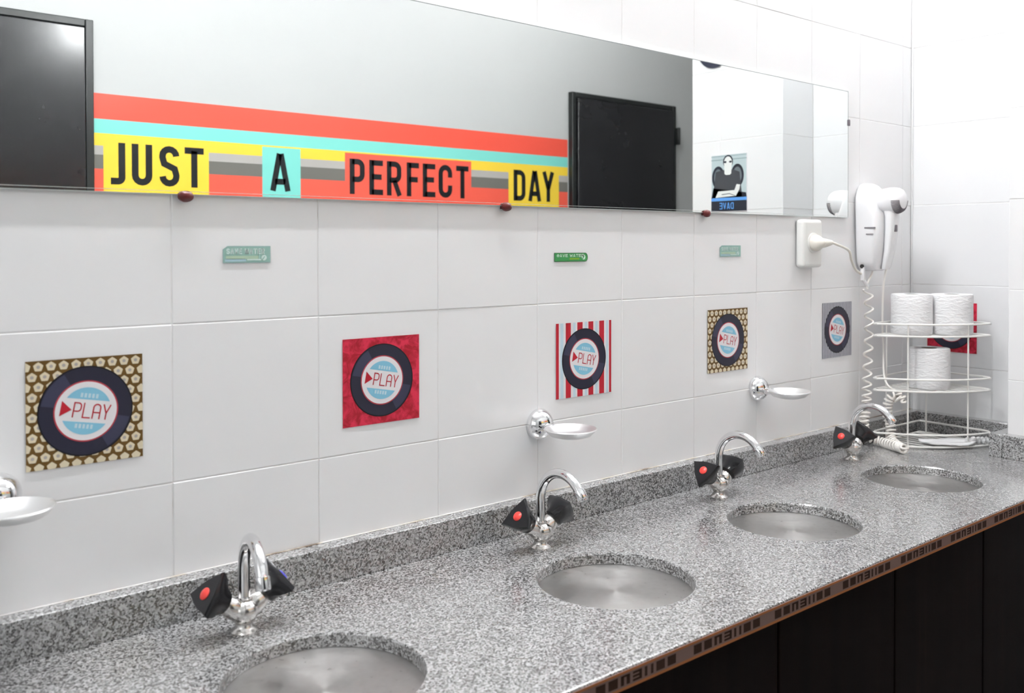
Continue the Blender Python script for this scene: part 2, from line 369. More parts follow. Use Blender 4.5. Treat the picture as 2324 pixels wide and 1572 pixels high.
# doors in the opposite wall
def door(name, xa, xb, ztop, hinge_side, label):
    x0, z1 = OP(xa, ztop); x1, _ = OP(xb, ztop)
    root = bpy.data.objects.new(name, None); COL.objects.link(root); root.location = W((x0+x1)/2, YO, -ZF); struct(root)
    c = W((x0+x1)/2, YO, -ZF)
    def B(mb, a, b_, mi=0): mb.box(W(*a)-c, W(*b_)-c, mi)
    mb = MB(); f = .10
    B(mb, (x0, YO+.001, -ZF+.002), (x0+f, YO+.12, z1)); B(mb, (x1-f, YO+.001, -ZF+.002), (x1, YO+.12, z1)); B(mb, (x0+f+.001, YO+.001, z1-f), (x1-f-.001, YO+.119, z1-.001))
    mb.build('door_frame', DOORFR, root, bevel=.003)
    mb = MB(); B(mb, (x0+f+.015, YO+.001, -ZF+.03), (x1-f-.015, YO+.16, z1-f-.015)); mb.build('door_leaf', DOORM, root, bevel=.003)
    mb = MB()
    hx = x1 if hinge_side > 0 else x0
    for zz in ((OP(0, 2.89)[1], OP(0, 3.13)[1]),):
        B(mb, (hx-.02, YO+.10, zz[0]), (hx+.05, YO+.2, zz[1]))
    mb.build('door_hinge', DOORFR, root, bevel=.004)
    mb = MB(); kx = (x0+f+.2) if hinge_side > 0 else (x1-f-.2)
    kz = -ZF+4.1
    mb.lathe([(.02,0),(.02,.03),(.012,.035),(.012,.055)], W(kx, YO+.16, kz)-c, (0,1,0), 20)
    mb.tube([W(kx, YO+.37, kz)-c, W(kx+(.45 if hinge_side > 0 else -.45), YO+.37, kz)-c], .009, 12)
    mb.build('door_handle', CHROMEW, root, smooth=True)
door('door_1', -1.70, .335, 3.44, -1, '')
door('door_2', 6.046, 8.041, 3.43, 1, '')

# banner on the opposite wall (lettering runs so that the mirror shows it the right way round)
bx0, bz0 = OP(.40, 1.55); bx1, bz1 = OP(6.0, 2.823)
root = thing('banner', 'striped coral, teal and yellow wall banner lettered JUST A PERFECT DAY, between two black doors', 'banner', W((bx0+bx1)/2, YO, bz0))
c = root.location.copy()
def bp(name, mats, fn, y):
    pr = Print(W(0, YO+y, -ZF)-c, (U,0,0), (0,0,U), (0,1,0)); pr.O = Vector((0, YO*U+y*U, ZF*U))-c
    fn(pr); return pr.mb.build(name, mats, root)
def ob(x, z): return OP(x, z)
def R(pr, x0, z0, x1, z1, mi, ly):
    a = OP(x0, z0); b_ = OP(x1, z1); pr.rect(a[0], a[1], b_[0], b_[1], mi, ly)
def stripes(pr):
    for (a, b_, mi) in ((2.598,2.823,0),(2.472,2.598,1),(2.362,2.472,2),(2.282,2.362,3),(2.158,2.282,4),(1.85,2.158,5),(1.75,1.85,2),(1.65,1.75,1),(1.55,1.65,4)):
        R(pr, .338, a, 6.03, b_, mi, 1)
def solid_back(name, mats, x0, z0, x1, z1, y, fn, par):
    a = OP(x0, z0); b_ = OP(x1, z1)
    pr = Print(Vector((0, (YO+y)*U, ZF*U))-c, (U,0,0), (0,0,U), (0,1,0)); fn(pr)
    return pr.mb.build(name, mats, par)
mb = MB(); a = OP(.338, 1.55); b_ = OP(6.03, 2.823); mb.box(W(a[0], YO+.001, a[1])-c, W(b_[0], YO+.004, b_[1])-c); 
mb.build('backing_sheet', S_WHITE, root)
solid_back('stripes', [CORAL, TEAL, YEL, GRL, GRD, CORAL2], 0, 0, 0, 0, .004, stripes, root)
for nm, x0, x1, z1, m in (('JUST', .43, 1.38, 2.472, YEL), ('A', 1.918, 2.329, 2.457, TEAL), ('PERFECT', 2.838, 4.497, 2.457, CORAL2), ('DAY', 5.058, 5.878, 2.472, YEL)):
    pn = solid_back('word_panel', [m], 0, 0, 0, 0, .004, lambda pr: R(pr, x0, 1.86, x1, z1, 0, 3), root)
    pn['label'] = 'panel behind the word ' + nm
    def letters(pr):
        k = SS
        spec = {'JUST': [('J',.491,.126),('U',.672,.182),('S',.916,.186),('T',1.150,.182)], 'A': [('A',2.001,.216)],
                'PERFECT': [('P',2.893,.183),('E',3.131,.172),('R',3.350,.188),('F',3.606,.163),('E',3.818,.172),('C',4.033,.191),('T',4.280,.178)],
                'DAY': [('D',5.137,.189),('A',5.372,.207),('Y',5.603,.194)]}[nm]
        for ch, gx, gw in spec:
            ox, oz = OP(gx, 2.024)
            for path in glyph(ch, gw*k, .374*k, .060*k): pr.stroke([(ox+p, oz+q) for p, q in path], .060*k, 0, 5)
    lt = solid_back('lettering', [INKB], 0, 0, 0, 0, .004, letters, root); lt['label'] = 'black letters ' + nm

# poster and dark disc on the projecting wall
py0, pz0, py1, pz1 = -2.607, 1.945, -2.008, 2.744
root = thing('poster', 'small portrait poster of a person in a black shirt, folded arms, seen in mirror', 'poster', W(XP, (py0+py1)/2, (pz0+pz1)/2))
c = root.location.copy()
mb = MB(); mb.box(W(XP-.012, py0, pz0)-c, W(XP+.0, py1, pz1)-c); mb.build('paper_sheet', S_WHITE, root)
pr = Print(W(XP-.0125, 0, 0)*0+Vector(((XP-.0125)*U, py1*U, (pz0+ZF)*U))-c, (0, (py0-py1)*U, 0), (0,0,(pz1-pz0)*U), (-1,0,0))
pr.step = .00008
X_ = lambda pts, mi, ly: pr.poly(pts, mi, ly)
fl = lambda a: 1-a
pr.rect(.01,.01,.99,.99, 0, 1)
pr.rect(.0,.90,1.,.915, 5, 2); pr.rect(.0,.965,1.,.975, 5, 2)
def ell(cx, cz, rx, rz, mi, ly): pr.disc(fl(cx), cz, rx, mi, ly, 40, rz=rz)
ell(.20,.60,.18,.20, 3, 2); ell(.20,.60,.12,.15, 4, 3); ell(.74,.62,.18,.20, 3, 2); ell(.74,.62,.12,.15, 4, 3)
pr.poly([(fl(a), z) for a, z in ((.04,.24),(.13,.70),(.34,.73),(.62,.73),(.80,.68),(.88,.24))], 1, 4)
pr.poly([(fl(a), z) for a, z in ((.0,.24),(.06,.42),(.98,.32),(1.,.24))], 3, 4)
pr.poly([(fl(a), z) for a, z in ((.38,.66),(.42,.64),(.53,.64),(.57,.66),(.58,.80),(.37,.80))], 2, 5)
ell(.48,.87,.14,.115, 3, 5); ell(.48,.845,.115,.115, 2, 6)
ell(.40,.865,.04,.018, 3, 7); ell(.55,.865,.04,.018, 3, 7); pr.rect(fl(.40),.867,fl(.55),.875, 3, 7) if False else None
pr.poly([(fl(a), z) for a, z in ((.12,.25),(.20,.36),(.66,.37),(.72,.47),(.82,.46),(.80,.38),(.70,.27))], 2, 6)
pr.poly([(fl(a), z) for a, z in ((.30,.31),(.52,.32),(.68,.28),(.67,.27),(.52,.305),(.30,.295))], 4, 7)
pr.rect(0,.19,1,.245, 6, 8); pr.rect(0,.01,1,.19, 3, 8)
pr.mb.build('portrait_print', [P_BG, P_SHIRT, P_SK, P_DK, P_CH, P_LN, P_BL], root)
wsz = (py1-py0)*U; hsz = (pz1-pz0)*U
p2 = Print(pr.O, (0,-1,0), (0,0,1), (-1,0,0)); p2.word('DAVE', .36*wsz, .045*hsz, .085*wsz, .115*hsz, .02*wsz, .022*wsz, 0, 10)
o = p2.mb.build('lettering', [P_BL], root); o['label'] = 'blue letters on the dark foot of the poster'
mb = MB(); cy_, cz_ = -2.55, 4.27
root = thing('wall_disc', 'dark round record-like disc on the tiles, only its lower rim seen in the mirror', 'disc', W(XP, cy_, cz_))
mb.lathe([(0,.0),(.0735,.0),(.075,.002),(.075,.004),(.030,.005)], (0,0,0), (-1,0,0), 64); mb.build('disc', DISCM, root, smooth=True)
mb = MB(); mb.lathe([(0,.0052),(.028,.0052),(.028,.0056),(0,.0056)], (0,0,0), (-1,0,0), 40); mb.build('centre_label', S_WHITE, root)

# ------------------------------------------------------------------ lamps
def lamp(x0, x1, y, w, label, m):
    root = thing('ceiling_light', label, 'lamp', W((x0+x1)/2, y, ZC), 'ceiling lights over the washroom')
    c = root.location
    mb = MB(); mb.box(W(x0, y-w/2, ZC-.25)-c, W(x1, y+w/2, ZC)-c); mb.build('lamp_housing', HOUSE, root, bevel=.004)
    mb = MB(); mb.box(W(x0+.1, y-w/2+.04, ZC-.36)-c, W(x1-.1, y+w/2-.04, ZC-.25)-c); mb.build('diffuser', m, root, bevel=.006)
lamp(-2.4, 3.2, -1.05, .22, 'long ceiling light above the left taps', LAMPM)
lamp(6.8, 8.7, -1.05, .22, 'long ceiling light above the right taps', LAMPM)
lamp(7.6, 11.6, -5.0, .6, 'unseen ceiling light added to brighten the opposite wall', LAMPM_FILL)  # fill light, added to lift the wall reflected in the mirror

root = thing('added_wall_light', 'small unseen wall light added high above the mirror for the glare on the left black door', 'lamp', W(3.1, 0, 5.8)); c = root.location.copy()  # unseen light, added to put a glare on the left door
LAMPM3 = mat('added_light_diffuser', (.9,.9,.9), .5, emit=(.98,.99,1), es=42.)
mb = MB(); mb.box(W(2.95, -.22, 5.72)-c, W(3.25, -.006, 5.88)-c); mb.build('lamp_base', HOUSE, root, bevel=.004)
mb = MB(); mb.lathe([(0,0),(.06,.0),(.085,.012),(.09,.03),(.075,.055),(.045,.07),(0,.075)], W(3.1, -.22, 5.8)-c, (0,-1,0), 32); mb.build('glass_shade', LAMPM3, root, smooth=True)

# ------------------------------------------------------------------ mirror
mroot = thing('mirror', 'long frameless wall mirror above the tiled splash area', 'mirror', W(3.4, -.03, 2.5))
mroot.rotation_euler = (-0.00175, 0, 0)
c = mroot.location
mx0, mx1, mz0 = -3.4, 7.697, 1.7805
def mtop(x): return 3.2225+(7.697-x)*.0066
th = .018
mb = MB()
q = [W(mx0, -.03, mz0)-c, W(mx1, -.03, mz0+.004)-c, W(mx1, -.03, mtop(mx1))-c, W(mx0, -.03, mtop(mx0))-c]
q2 = [p+Vector((0, th*U, 0)) for p in q]
mb.add(q+q2, [(0,1,2,3)], 0); mb.add(q+q2, [(7,6,5,4),(0,4,5,1),(1,5,6,2),(2,6,7,3),(3,7,4,0)], 1)
mb.add([W(mx0,-.031,mz0+.018)-c, W(mx1,-.031,mz0+.020)-c, W(mx1,-.024,mz0-.001)-c, W(mx0,-.024,mz0-.005)-c], [(0,1,2,3)], 1)
e_ = .007; yy_ = -.0306
mb.add([W(mx1-e_,yy_,mz0+.004)-c, W(mx1,yy_,mz0+.004)-c, W(mx1,yy_,mtop(mx1))-c, W(mx1-e_,yy_,mtop(mx1))-c, W(mx0,yy_,mtop(mx0)-e_)-c, W(mx1,yy_,mtop(mx1)-e_)-c, W(mx1,yy_,mtop(mx1))-c, W(mx0,yy_,mtop(mx0))-c], [(0,1,2,3),(4,5,6,7)], 2)
o = mb.build('mirror_glass', [MIRROR, GLASSEDGE, mat('ground_grey_glass_edge', (.30,.32,.32), .4)], mroot)
mb = MB(); mb.box(W(mx0+.1, -.03+th+.0005, mz0+.05)-c, W(mx1-.08, -.003, 3.15)-c); mb.build('backing_board', HOUSE, mroot)
for x, z, v in ((.075, mz0-.004, 0), (2.635, mz0, 0), (5.14, mz0+.002, 0), (7.70, 2.865, 1)):
    mb = MB()
    if not v:
        mb.lathe([(.0,-.0),(.012,.0),(.0115,.005),(.006,.009),(0,.010)], (0,0,0), (0,-1,0), 20, sx=1, sy=.75)
        mb.box((-.008,0,-.004), (.008,.0085,.0015))
        mb.build('mirror_clip', CLIPM, mroot, smooth=True, loc=W(x, -.032, z-.01)-c)
    else:
        mb.box((-.004,-.003,-.009), (.004,.007,.009)); mb.build('mirror_clip', GRILLE, mroot, bevel=.002, loc=W(x+.005, -.032, z)-c)

# ------------------------------------------------------------------ worktop with holes
YF = -2.28; SY = -1.3089; SR = .5359; SX = [.335, 2.5551, 4.6781, 6.8749]; TH = .082
cx0 = XL+.02
root = thing('worktop', 'long speckled grey granite worktop with four round basin cut-outs', 'countertop', W(3, YF/2, CT))
c = root.location.copy()
mb = MB(); NS = 64
def outer_pt(a, x0, x1, y0, y1, cx, cy):
    dx, dy = math.cos(a), math.sin(a); t = 1e9
    if dx > 1e-9: t = min(t, (x1-cx)/dx)
    if dx < -1e-9: t = min(t, (x0-cx)/dx)
    if dy > 1e-9: t = min(t, (y1-cy)/dy)
    if dy < -1e-9: t = min(t, (y0-cy)/dy)
    return cx+dx*t, cy+dy*t
bz = (CT, CT-TH); eb = .014
mids = [SX[0]-1.1] + [(SX[i]+SX[i+1])/2 for i in range(3)] + [SX[3]+1.1]
for i, sx in enumerate(SX):
    x0, x1 = mids[i], mids[i+1]
    angs = sorted(set([2*math.pi*k/NS for k in range(NS)] + [math.atan2(y-SY, x-sx) % (2*math.pi) for x in (x0, x1) for y in (YF+eb, 0)]))
    n = len(angs)
    ring_o = [outer_pt(a, x0, x1, YF+eb, 0, sx, SY) for a in angs]
    ring_i = [(sx+(SR+.008)*math.cos(a), SY+(SR+.008)*math.sin(a)) for a in angs]
    ring_j = [(sx+SR*math.cos(a), SY+SR*math.sin(a)) for a in angs]
    vs = [W(x, y, CT)-c for x, y in ring_o] + [W(x, y, CT)-c for x, y in ring_i] + [W(x, y, CT-.012)-c for x, y in ring_j] + [W(x, y, CT-TH)-c for x, y in ring_j] + [W(x, y, CT-TH)-c for x, y in ring_o]
    fs = []
    for l in range(4):
        for k in range(n):
            m = (k+1) % n; fs.append((l*n+k, l*n+m, (l+1)*n+m, (l+1)*n+k))
    mb.add(vs, fs)
for x0, x1 in ((cx0, mids[0]), (mids[4], XP)):
    for z, in ((CT,), (CT-TH,)): plane(mb, [W(x0, YF+eb, z)-c, W(x1, YF+eb, z)-c, W(x1, 0, z)-c, W(x0, 0, z)-c], 0)
for z in (CT, CT-TH): plane(mb, [W(XP, YS, z)-c, W(XR, YS, z)-c, W(XR, 0, z)-c, W(XP, 0, z)-c], 0)
eh = .012; prev = (YF+eb, CT)
for q in range(1, 9):
    t_ = math.pi/2*q/8; cur = (YF+eb-eb*math.sin(t_), CT-eh+eh*math.cos(t_))
    plane(mb, [W(cx0, prev[0], prev[1])-c, W(XP, prev[0], prev[1])-c, W(XP, cur[0], cur[1])-c, W(cx0, cur[0], cur[1])-c], 0); prev = cur
plane(mb, [W(cx0, YF, CT-eh)-c, W(XP, YF, CT-eh)-c, W(XP, YF, CT-TH)-c, W(cx0, YF, CT-TH)-c], 0)
slab = mb.build('granite_slab', GRAN, root)
for p in slab.data.polygons: p.use_smooth = False
ST = .1387; SZ = -.5785; EP = .002
def spl(x0, y0, x1, y1):
    mb = MB(); mb.box(W(x0, y0, CT)-c, W(x1, y1, SZ)-c); return mb.build('backsplash', GRAN, root, bevel=.0015)
spl(cx0, -ST, XR-EP, -EP)
spl(XR-ST, YS+ST, XR-EP, -ST-.001)
spl(XP-ST, YS+EP, XR-EP, YS+ST)
spl(XP-ST, YF+.01, XP-EP, YS)
mb = MB(); mb.box(W(cx0, -.022, SZ)-c, W(XR-.01, -.002, SZ+.003)-c); mb.build('sealant_bead', SEAL, root)
# printed edge band
mb = MB(); B0, B1 = CT-.013, CT-.115
mb.box(W(cx0, YF-.008, B1)-c, W(XP, YF-.0005, B0)-c, 0)
yb = YF-.0085
def br(x0, z0, x1, z1, mi, dy=0): plane(mb, [W(x0, yb-dy, z0)-c, W(x1, yb-dy, z0)-c, W(x1, yb-dy, z1)-c, W(x0, yb-dy, z1)-c], mi)
br(cx0, B0-.013, XP, B0, 1); br(cx0, B1, XP, B1+.016, 1)
zb0, zb1 = B1+.026, B0-.022; hh = zb1-zb0; gw = .072; st = .095
x = 2.19-6*.7995
while x < 8.3:
    for k, g in enumerate('BBDEOBB'):
        gx = x+k*st
        if g == 'B':
            br(gx, zb0, gx+gw, zb1, 2, .0003)
        elif g == 'D':
            br(gx, zb0, gx+gw*.35, zb1, 2, .0003); br(gx+gw*.62, zb0, gx+gw, zb1, 2, .0003); br(gx, zb1-hh*.2, gx+gw, zb1, 2, .0003)
        elif g == 'E':
            for q in (0, .38, .76): br(gx, zb0+hh*q, gx+gw, zb0+hh*(q+.24), 2, .0003)
            br(gx+gw*.7, zb0, gx+gw, zb1, 2, .0003)
        else:
            br(gx, zb0, gx+gw*.3, zb1, 2, .0003); br(gx+gw*.7, zb0, gx+gw, zb1, 2, .0003)
    x += .7995
mb.build('edge_band', [BANDT, BANDO, BANDD], root)

# cabinet below
root = thing('vanity_cabinet', 'dark brown panelled cabinet front under the granite worktop', 'cabinet', W(3, YF/2, -ZF)); c = root.location.copy()
mb = MB(); mb.box(W(cx0, YF+.16, -ZF)-c, W(XP-.01, YF+.22, CT-TH-.02)-c); mb.box(W(cx0, YF+.22, -ZF)-c, W(XP-.01, -.03, -ZF+.1)-c); mb.build('carcass', FRONTW, root)
k = 0; x = cx0+.05
while x < XP-.3:
    x1 = min(x+1.52, XP-.02); mb = MB(); mb.box(W(x+.01, YF+.10, -ZF+.25)-c, W(x1-.01, YF+.16, CT-TH-.03)-c)
    for q in range(1, 1):
        gx = x+(x1-x)*q/6; mb.box(W(gx-.006, YF+.094, -ZF+.3)-c, W(gx+.006, YF+.10, CT-TH-.05)-c)
    d = mb.build('cabinet_door', FRONTW, root, bevel=.002)
    x = x1

# ------------------------------------------------------------------ basins
def sink(i, label):
    root = thing('sink', label, 'sink', W(SX[i], SY, CT-TH), 'round steel basins set under the worktop')
    mb = MB(); R0 = (SR+.018)*U; D = .16; prof = [(R0+.012, -.0005), (R0, -.0005)]
    for fr, dz in ((1,0),(.998,.015),(.995,.03),(.990,.05),(.984,.07),(.975,.09),(.960,.105),(.930,.12),(.88,.133),(.80,.144),(.68,.152),(.5,.157),(.3,.16)): prof.append((R0*fr, -.003-dz))
    prof.append((.026, -.003-D-.004)); prof.append((.024, -.003-D-.010)); prof.append((0, -.003-D-.010))
    inner = prof
    mb.lathe(inner, (0,0,0), (0,0,1), 72)
    mb.build('bowl', STEEL, root, smooth=True)
    mb = MB(); mb.lathe([(.0,-.1655),(.021,-.1655),(.0235,-.1645),(.0235,-.163),(.021,-.162),(.018,-.1635),(0,-.1635)], (0,0,0), (0,0,1), 32); mb.build('drain', CHROME, root, smooth=True)
    return root
s0 = sink(0, 'round steel basin nearest the camera, cut off by the bottom of the frame')
s1 = dup(s0, W(SX[1], SY, CT-TH), 'round steel basin second from the left, whole in view, in front of the second tap')
dup(s0, W(SX[2], SY, CT-TH), 'round steel basin third from the left, in front of the third tap')
dup(s0, W(SX[3], SY, CT-TH), 'smallest-looking round steel basin, nearest the wire rack')

# ------------------------------------------------------------------ taps
def tri(k, n, R_, rnd):
    """point on a rounded triangle outline"""
    a = 2*math.pi*k/n; m = 3; base = math.cos(math.pi/m)/math.cos(((a+math.pi/m) % (2*math.pi/m))-math.pi/m)
    rad = R_*((1-rnd)*base+rnd*.72); return rad*math.cos(a), rad*math.sin(a)
def tap(loc, label, rots, aend=143, arot=0):
    root = thing('tap', label, 'tap', loc, 'chrome two-handled taps on the worktop')
    k = U
    mb = MB()
    mb.lathe([(.078*k,0),(.080*k,.012*k),(.066*k,.022*k),(.052*k,.035*k),(.050*k,.055*k),(.075*k,.085*k),(.095*k,.13*k),(.088*k,.165*k),(.062*k,.185*k),(.055*k,.19*k),(.055*k,.205*k),(.04*k,.208*k)], (0,0,0), (0,0,1), 32)
    for s in (-1, 1):
        ax = Vector((s*math.cos(math.radians(37)), 0, math.sin(math.radians(37))))
        mb.lathe([(.062*k,0),(.066*k,.08*k),(.058*k,.12*k),(.048*k,.135*k),(.048*k,.15*k)], Vector((0,0,.105*k))+ax*.02*k, ax, 24)
    mb.build('body', CHROMEW, root, smooth=True)
    path = [(0,0,.195*k),(0,0,.28*k),(0,0,.34*k)]
    cy0, cz0, rr0 = -.232*k, .372*k, .232*k
    for q in range(0, 21):
        a = math.radians(4+(aend-4)*q/20); yy = cy0+rr0*math.cos(a); path.append((yy*math.sin(math.radians(arot)), yy*math.cos(math.radians(arot)), cz0+rr0*math.sin(a)))
    mb = MB(); mb.tube(path, .036*k, 20); mb.build('spout', CHROME, root, smooth=True)
    e = Vector(path[-1]); d = (Vector(path[-1])-Vector(path[-2])).normalized()
    mb = MB(); mb.lathe([(.037*k,-.004*k),(.043*k,0),(.043*k,.062*k),(.039*k,.068*k),(.031*k,.068*k),(.030*k,.060*k),(0,.060*k)], e, d, 24); mb.build('aerator', CHROME, root, smooth=True)
    for s, rot, dm in ((-1, rots[0], REDDOT), (1, rots[1], BLUEDOT)):
        ax = Vector((s*math.cos(math.radians(37)), -.10, math.sin(math.radians(37)))).normalized()
        O = Vector((0,0,.105*k))+Vector((s*math.cos(math.radians(37)),0,math.sin(math.radians(37))))*.150*k
        ref = Vector((0,0,1)); nx = ax.cross(ref).normalized(); ny = ax.cross(nx).normalized(); nn = 48
        ca, sa = math.cos(rot), math.sin(rot)
        vs = []; rings = [(.0,.052,1.),(.012,.072,1.),(.045,.112,.75),(.085,.145,.42),(.125,.162,.24),(.142,.160,.22),(.152,.150,.26)]
        for h_, R_, rd in rings:
            for q in range(nn):
                if rd >= 1: a = 2*math.pi*q/nn; x_, y_ = R_*math.cos(a), R_*math.sin(a)
                else: x_, y_ = tri(q, nn, R_, rd)
                x2, y2 = x_*ca-y_*sa, x_*sa+y_*ca
                vs.append(O+ax*h_*k+nx*x2*k+ny*y2*k)
        fs = []
        for l in range(len(rings)-1):
            for q in range(nn): m = (q+1) % nn; fs.append((l*nn+q, l*nn+m, (l+1)*nn+m, (l+1)*nn+q))
        fs.append(tuple((len(rings)-1)*nn+q for q in range(nn))); fs.append(tuple(reversed(range(nn))))
        mb = MB(); mb.add(vs, fs)
        kn = mb.build('knob', BLACKPL, root, smooth=True)
        mb = MB(); mb.lathe([(.036*k,.150*k),(.036*k,.156*k),(.028*k,.163*k),(0,.166*k)], O, ax, 24)
        dc = mb.build('cap', dm, kn, smooth=True); dc['label'] = 'red hot-water dot' if s < 0 else 'blue cold-water dot'
    return root
TP = [(.235,-.505), (2.600,-.485), (4.775,-.470), (7.065,-.455)]
R_ = math.radians
tap(W(TP[0][0], TP[0][1], CT), 'chrome tap with black knobs nearest the camera, above the cut-off basin', (R_(75), R_(200)), 158, 11)
tap(W(TP[1][0], TP[1][1], CT), 'chrome tap with black knobs below the chrome soap dish, second from the left', (R_(95), R_(150)))
tap(W(TP[2][0], TP[2][1], CT), 'chrome tap with black knobs second from the wire rack, third from the left', (R_(-30+180), R_(30)))
tap(W(TP[3][0], TP[3][1], CT), 'chrome tap with black knobs beside the coiled white cord', (R_(10), R_(80)))

# ------------------------------------------------------------------ soap dishes
def soap(x, z, label):
    root = thing('soap_dish', label, 'soap dish', W(x, -.002, z), 'chrome soap dishes on the tiled wall'); k = U
    mb = MB(); mb.lathe([(.130*k,0),(.132*k,.012*k),(.122*k,.045*k),(.095*k,.085*k),(.060*k,.108*k),(.030*k,.118*k),(0,.12*k)], (0,0,0), (0,-1,0), 40); mb.build('wall_mount', CHROME, root, smooth=True)
    mb = MB(); mb.tube([(0,-.08*k,-.01*k),(0,-.13*k,-.012*k),(0,-.20*k,-.005*k)], [.045*k,.035*k,.032*k], 16); mb.build('arm', CHROME, root, smooth=True)
    mb = MB(); cy = -.385
    mb.lathe([(0,-.050*k),(.09*k,-.047*k),(.155*k,-.030*k),(.200*k,.010*k),(.209*k,.014*k),(.214*k,.006*k),(.165*k,-.042*k),(.10*k,-.060*k),(0,-.064*k)], (0,cy*k,.01*k), (0,0,1), 56, sx=.97, sy=1.0); mb.build('dish', DISHM, root, smooth=True)
    return root
sd = soap(3.005, -.008, 'chrome soap dish on the wall just above the second tap')
dup(sd, W(6.0, -.002, -.010), 'chrome soap dish on the wall between the third and fourth tap')
dup(sd, W(-.975, -.002, .085), 'bright chrome soap dish cut off by the left edge of the frame')

# ------------------------------------------------------------------ record stickers
SZs = .63
def sticker(kind, O, X, Zv, Nn, label, group=None, w=.64, h=.62, rot=-11):
    """O = centre on the wall, in metres"""
    root = thing('record_sticker', label, 'sticker', O, group); k = U
    X = Vector(X); Zv = Vector(Zv); Nn = Vector(Nn); w2, h2 = w/2*k, h/2*k
    mb = MB(); vs = [X*a+Zv*b_+Nn*d for d in (0, .0003) for a, b_ in ((-w2,-h2),(w2,-h2),(w2,h2),(-w2,h2))]
    bm_ = {'flower': S_BROWN, 'damask': S_DAM, 'redstripe': S_WHITE, 'pin': S_SILV}[kind]
    mb.add(vs, [(0,3,2,1),(4,5,6,7),(0,1,5,4),(1,2,6,5),(2,3,7,6),(3,0,4,7)]); bk = mb.build('patterned_backing', bm_, root)
    pr = Print(Nn*.0003, X*k, Zv*k, Nn); hw, hh_ = w/2, h/2
    if kind == 'flower':
        st_ = w/9.6; j = 0; y_ = -hh_+.012
        cl = lambda a, m: max(-m, min(m, a))
        while y_ < hh_+.02:
            x_ = -hw+(st_/2 if j % 2 else 0)
            while x_ < hw+.02:
                pts = [(cl(x_+st_*.42*(1 if q % 2 == 0 else .84)*math.cos(math.pi*q/5+.3), hw), cl(y_+st_*.42*(1 if q % 2 == 0 else .84)*math.sin(math.pi*q/5+.3), hh_)) for q in range(10)]
                if abs(x_) < hw+.01 and abs(y_) < hh_+.012:
                    pr.poly(pts, 0, 1)
                    if abs(x_) < hw-.012 and abs(y_) < hh_-.012: pr.disc(x_, y_, st_*.15, 1, 2, 8)
                x_ += st_
            y_ += st_*.86; j += 1
        pr.mb.build('flower_pattern', [S_CREAM, S_GREY], bk)
    elif kind == 'redstripe':
        W6 = w
        for a, b_, mi in ((0,.05,0),(.075,.13,1),(.17,.26,0),(.30,.345,1),(.375,.47,0),(.51,.55,1),(.575,.665,0),(.70,.745,1),(.775,.865,0),(.905,.94,1),(.96,1.,0)):
            pr.rect(-hw+a*w, -hh_, -hw+b_*w, hh_, mi, 1)
        pr.mb.build('stripe_pattern', [S_RED, S_PALEB], bk)
    elif kind == 'pin':
        for q in range(20): pr.rect(-hw+w*(q+.1)/20, -hh_, -hw+w*(q+.55)/20, hh_, 0, 1)
        pr.mb.build('stripe_pattern', [S_STG], bk)
    pr = Print(Nn*.0003, X*k, Zv*k, Nn); R0 = .262 if kind != 'pin' else .262
    if kind == 'pin':
        pts = [((R0+.006*(q % 2))*math.cos(2*math.pi*q/64), (R0+.006*(q % 2))*math.sin(2*math.pi*q/64)) for q in range(64)]; pr.poly(pts, 0, 4)
    else: pr.disc(0, 0, R0, 0, 4)
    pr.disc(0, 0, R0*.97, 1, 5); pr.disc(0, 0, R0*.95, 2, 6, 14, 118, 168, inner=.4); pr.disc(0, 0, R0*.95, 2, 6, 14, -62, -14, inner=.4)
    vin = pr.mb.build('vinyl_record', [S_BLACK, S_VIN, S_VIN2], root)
    pr = Print(Nn*.0003, X*k, Zv*k, Nn); ca, sa = math.cos(R_(rot)), math.sin(R_(rot)); RL = .178
    xf = lambda a, b_: (a*ca-b_*sa, a*sa+b_*ca)
    pr.disc(0, 0, RL, 0, 8); pr.disc(0, 0, RL*.955, 1, 9)
    for s_ in (1, -1):
        pts = []
        a0 = math.asin(.48)
        for q in range(25):
            a = a0+(math.pi-2*a0)*q/24; pts.append(xf(.77*RL*math.cos(a), s_*.77*RL*math.sin(a)))
        if s_ < 0: pts.reverse()
        pr.poly(pts, 2, 10)
        for q in range(5): pr.poly([xf(RL*(-.27+.12*q+dx), RL*(s_*.50+dy)) for dx, dy in ((0,-.07),(.075,-.07),(.075,.07),(0,.07))], 3, 11)
    pr.poly([xf(RL*-.80, RL*-.24), xf(RL*-.46, RL*0), xf(RL*-.80, RL*.26)], 4, 11)
    pr.word('PLaY', RL*-.42, RL*-.24, RL*.26, RL*.50, RL*.045, RL*.042, 4, 11, xf)
    pr.mb.build('record_label', [S_RIM, S_WHITE, S_BLUE, S_PALEB, S_RED], root)
    return root
def on_back(x, z): return W(x, -.004, z)
G = None
sticker('flower', on_back(-.502, .503), (1,0,0), (0,0,1), (0,-1,0), 'record sticker with brown flower-pattern border, the larger-looking one at the far left', 'PLAY record stickers on the tiles')
sticker('damask', on_back(1.503, .497), (1,0,0), (0,0,1), (0,-1,0), 'record sticker on plain red ground, on the wall between first and second taps', 'PLAY record stickers on the tiles')
sticker('redstripe', on_back(3.527, .491), (1,0,0), (0,0,1), (0,-1,0), 'record sticker with broad red and pale blue vertical stripes, above a soap dish', 'PLAY record stickers on the tiles', w=.66, h=.635)
sticker('flower', on_back(5.520, .523), (1,0,0), (0,0,1), (0,-1,0), 'record sticker with brown flower-pattern border, the smaller-looking one right of centre', 'PLAY record stickers on the tiles')
sticker('pin', on_back(7.521, .510), (1,0,0), (0,0,1), (0,-1,0), 'record sticker with fine grey pinstripes, beside the hanging coiled cord', 'PLAY record stickers on the tiles', w=.61)
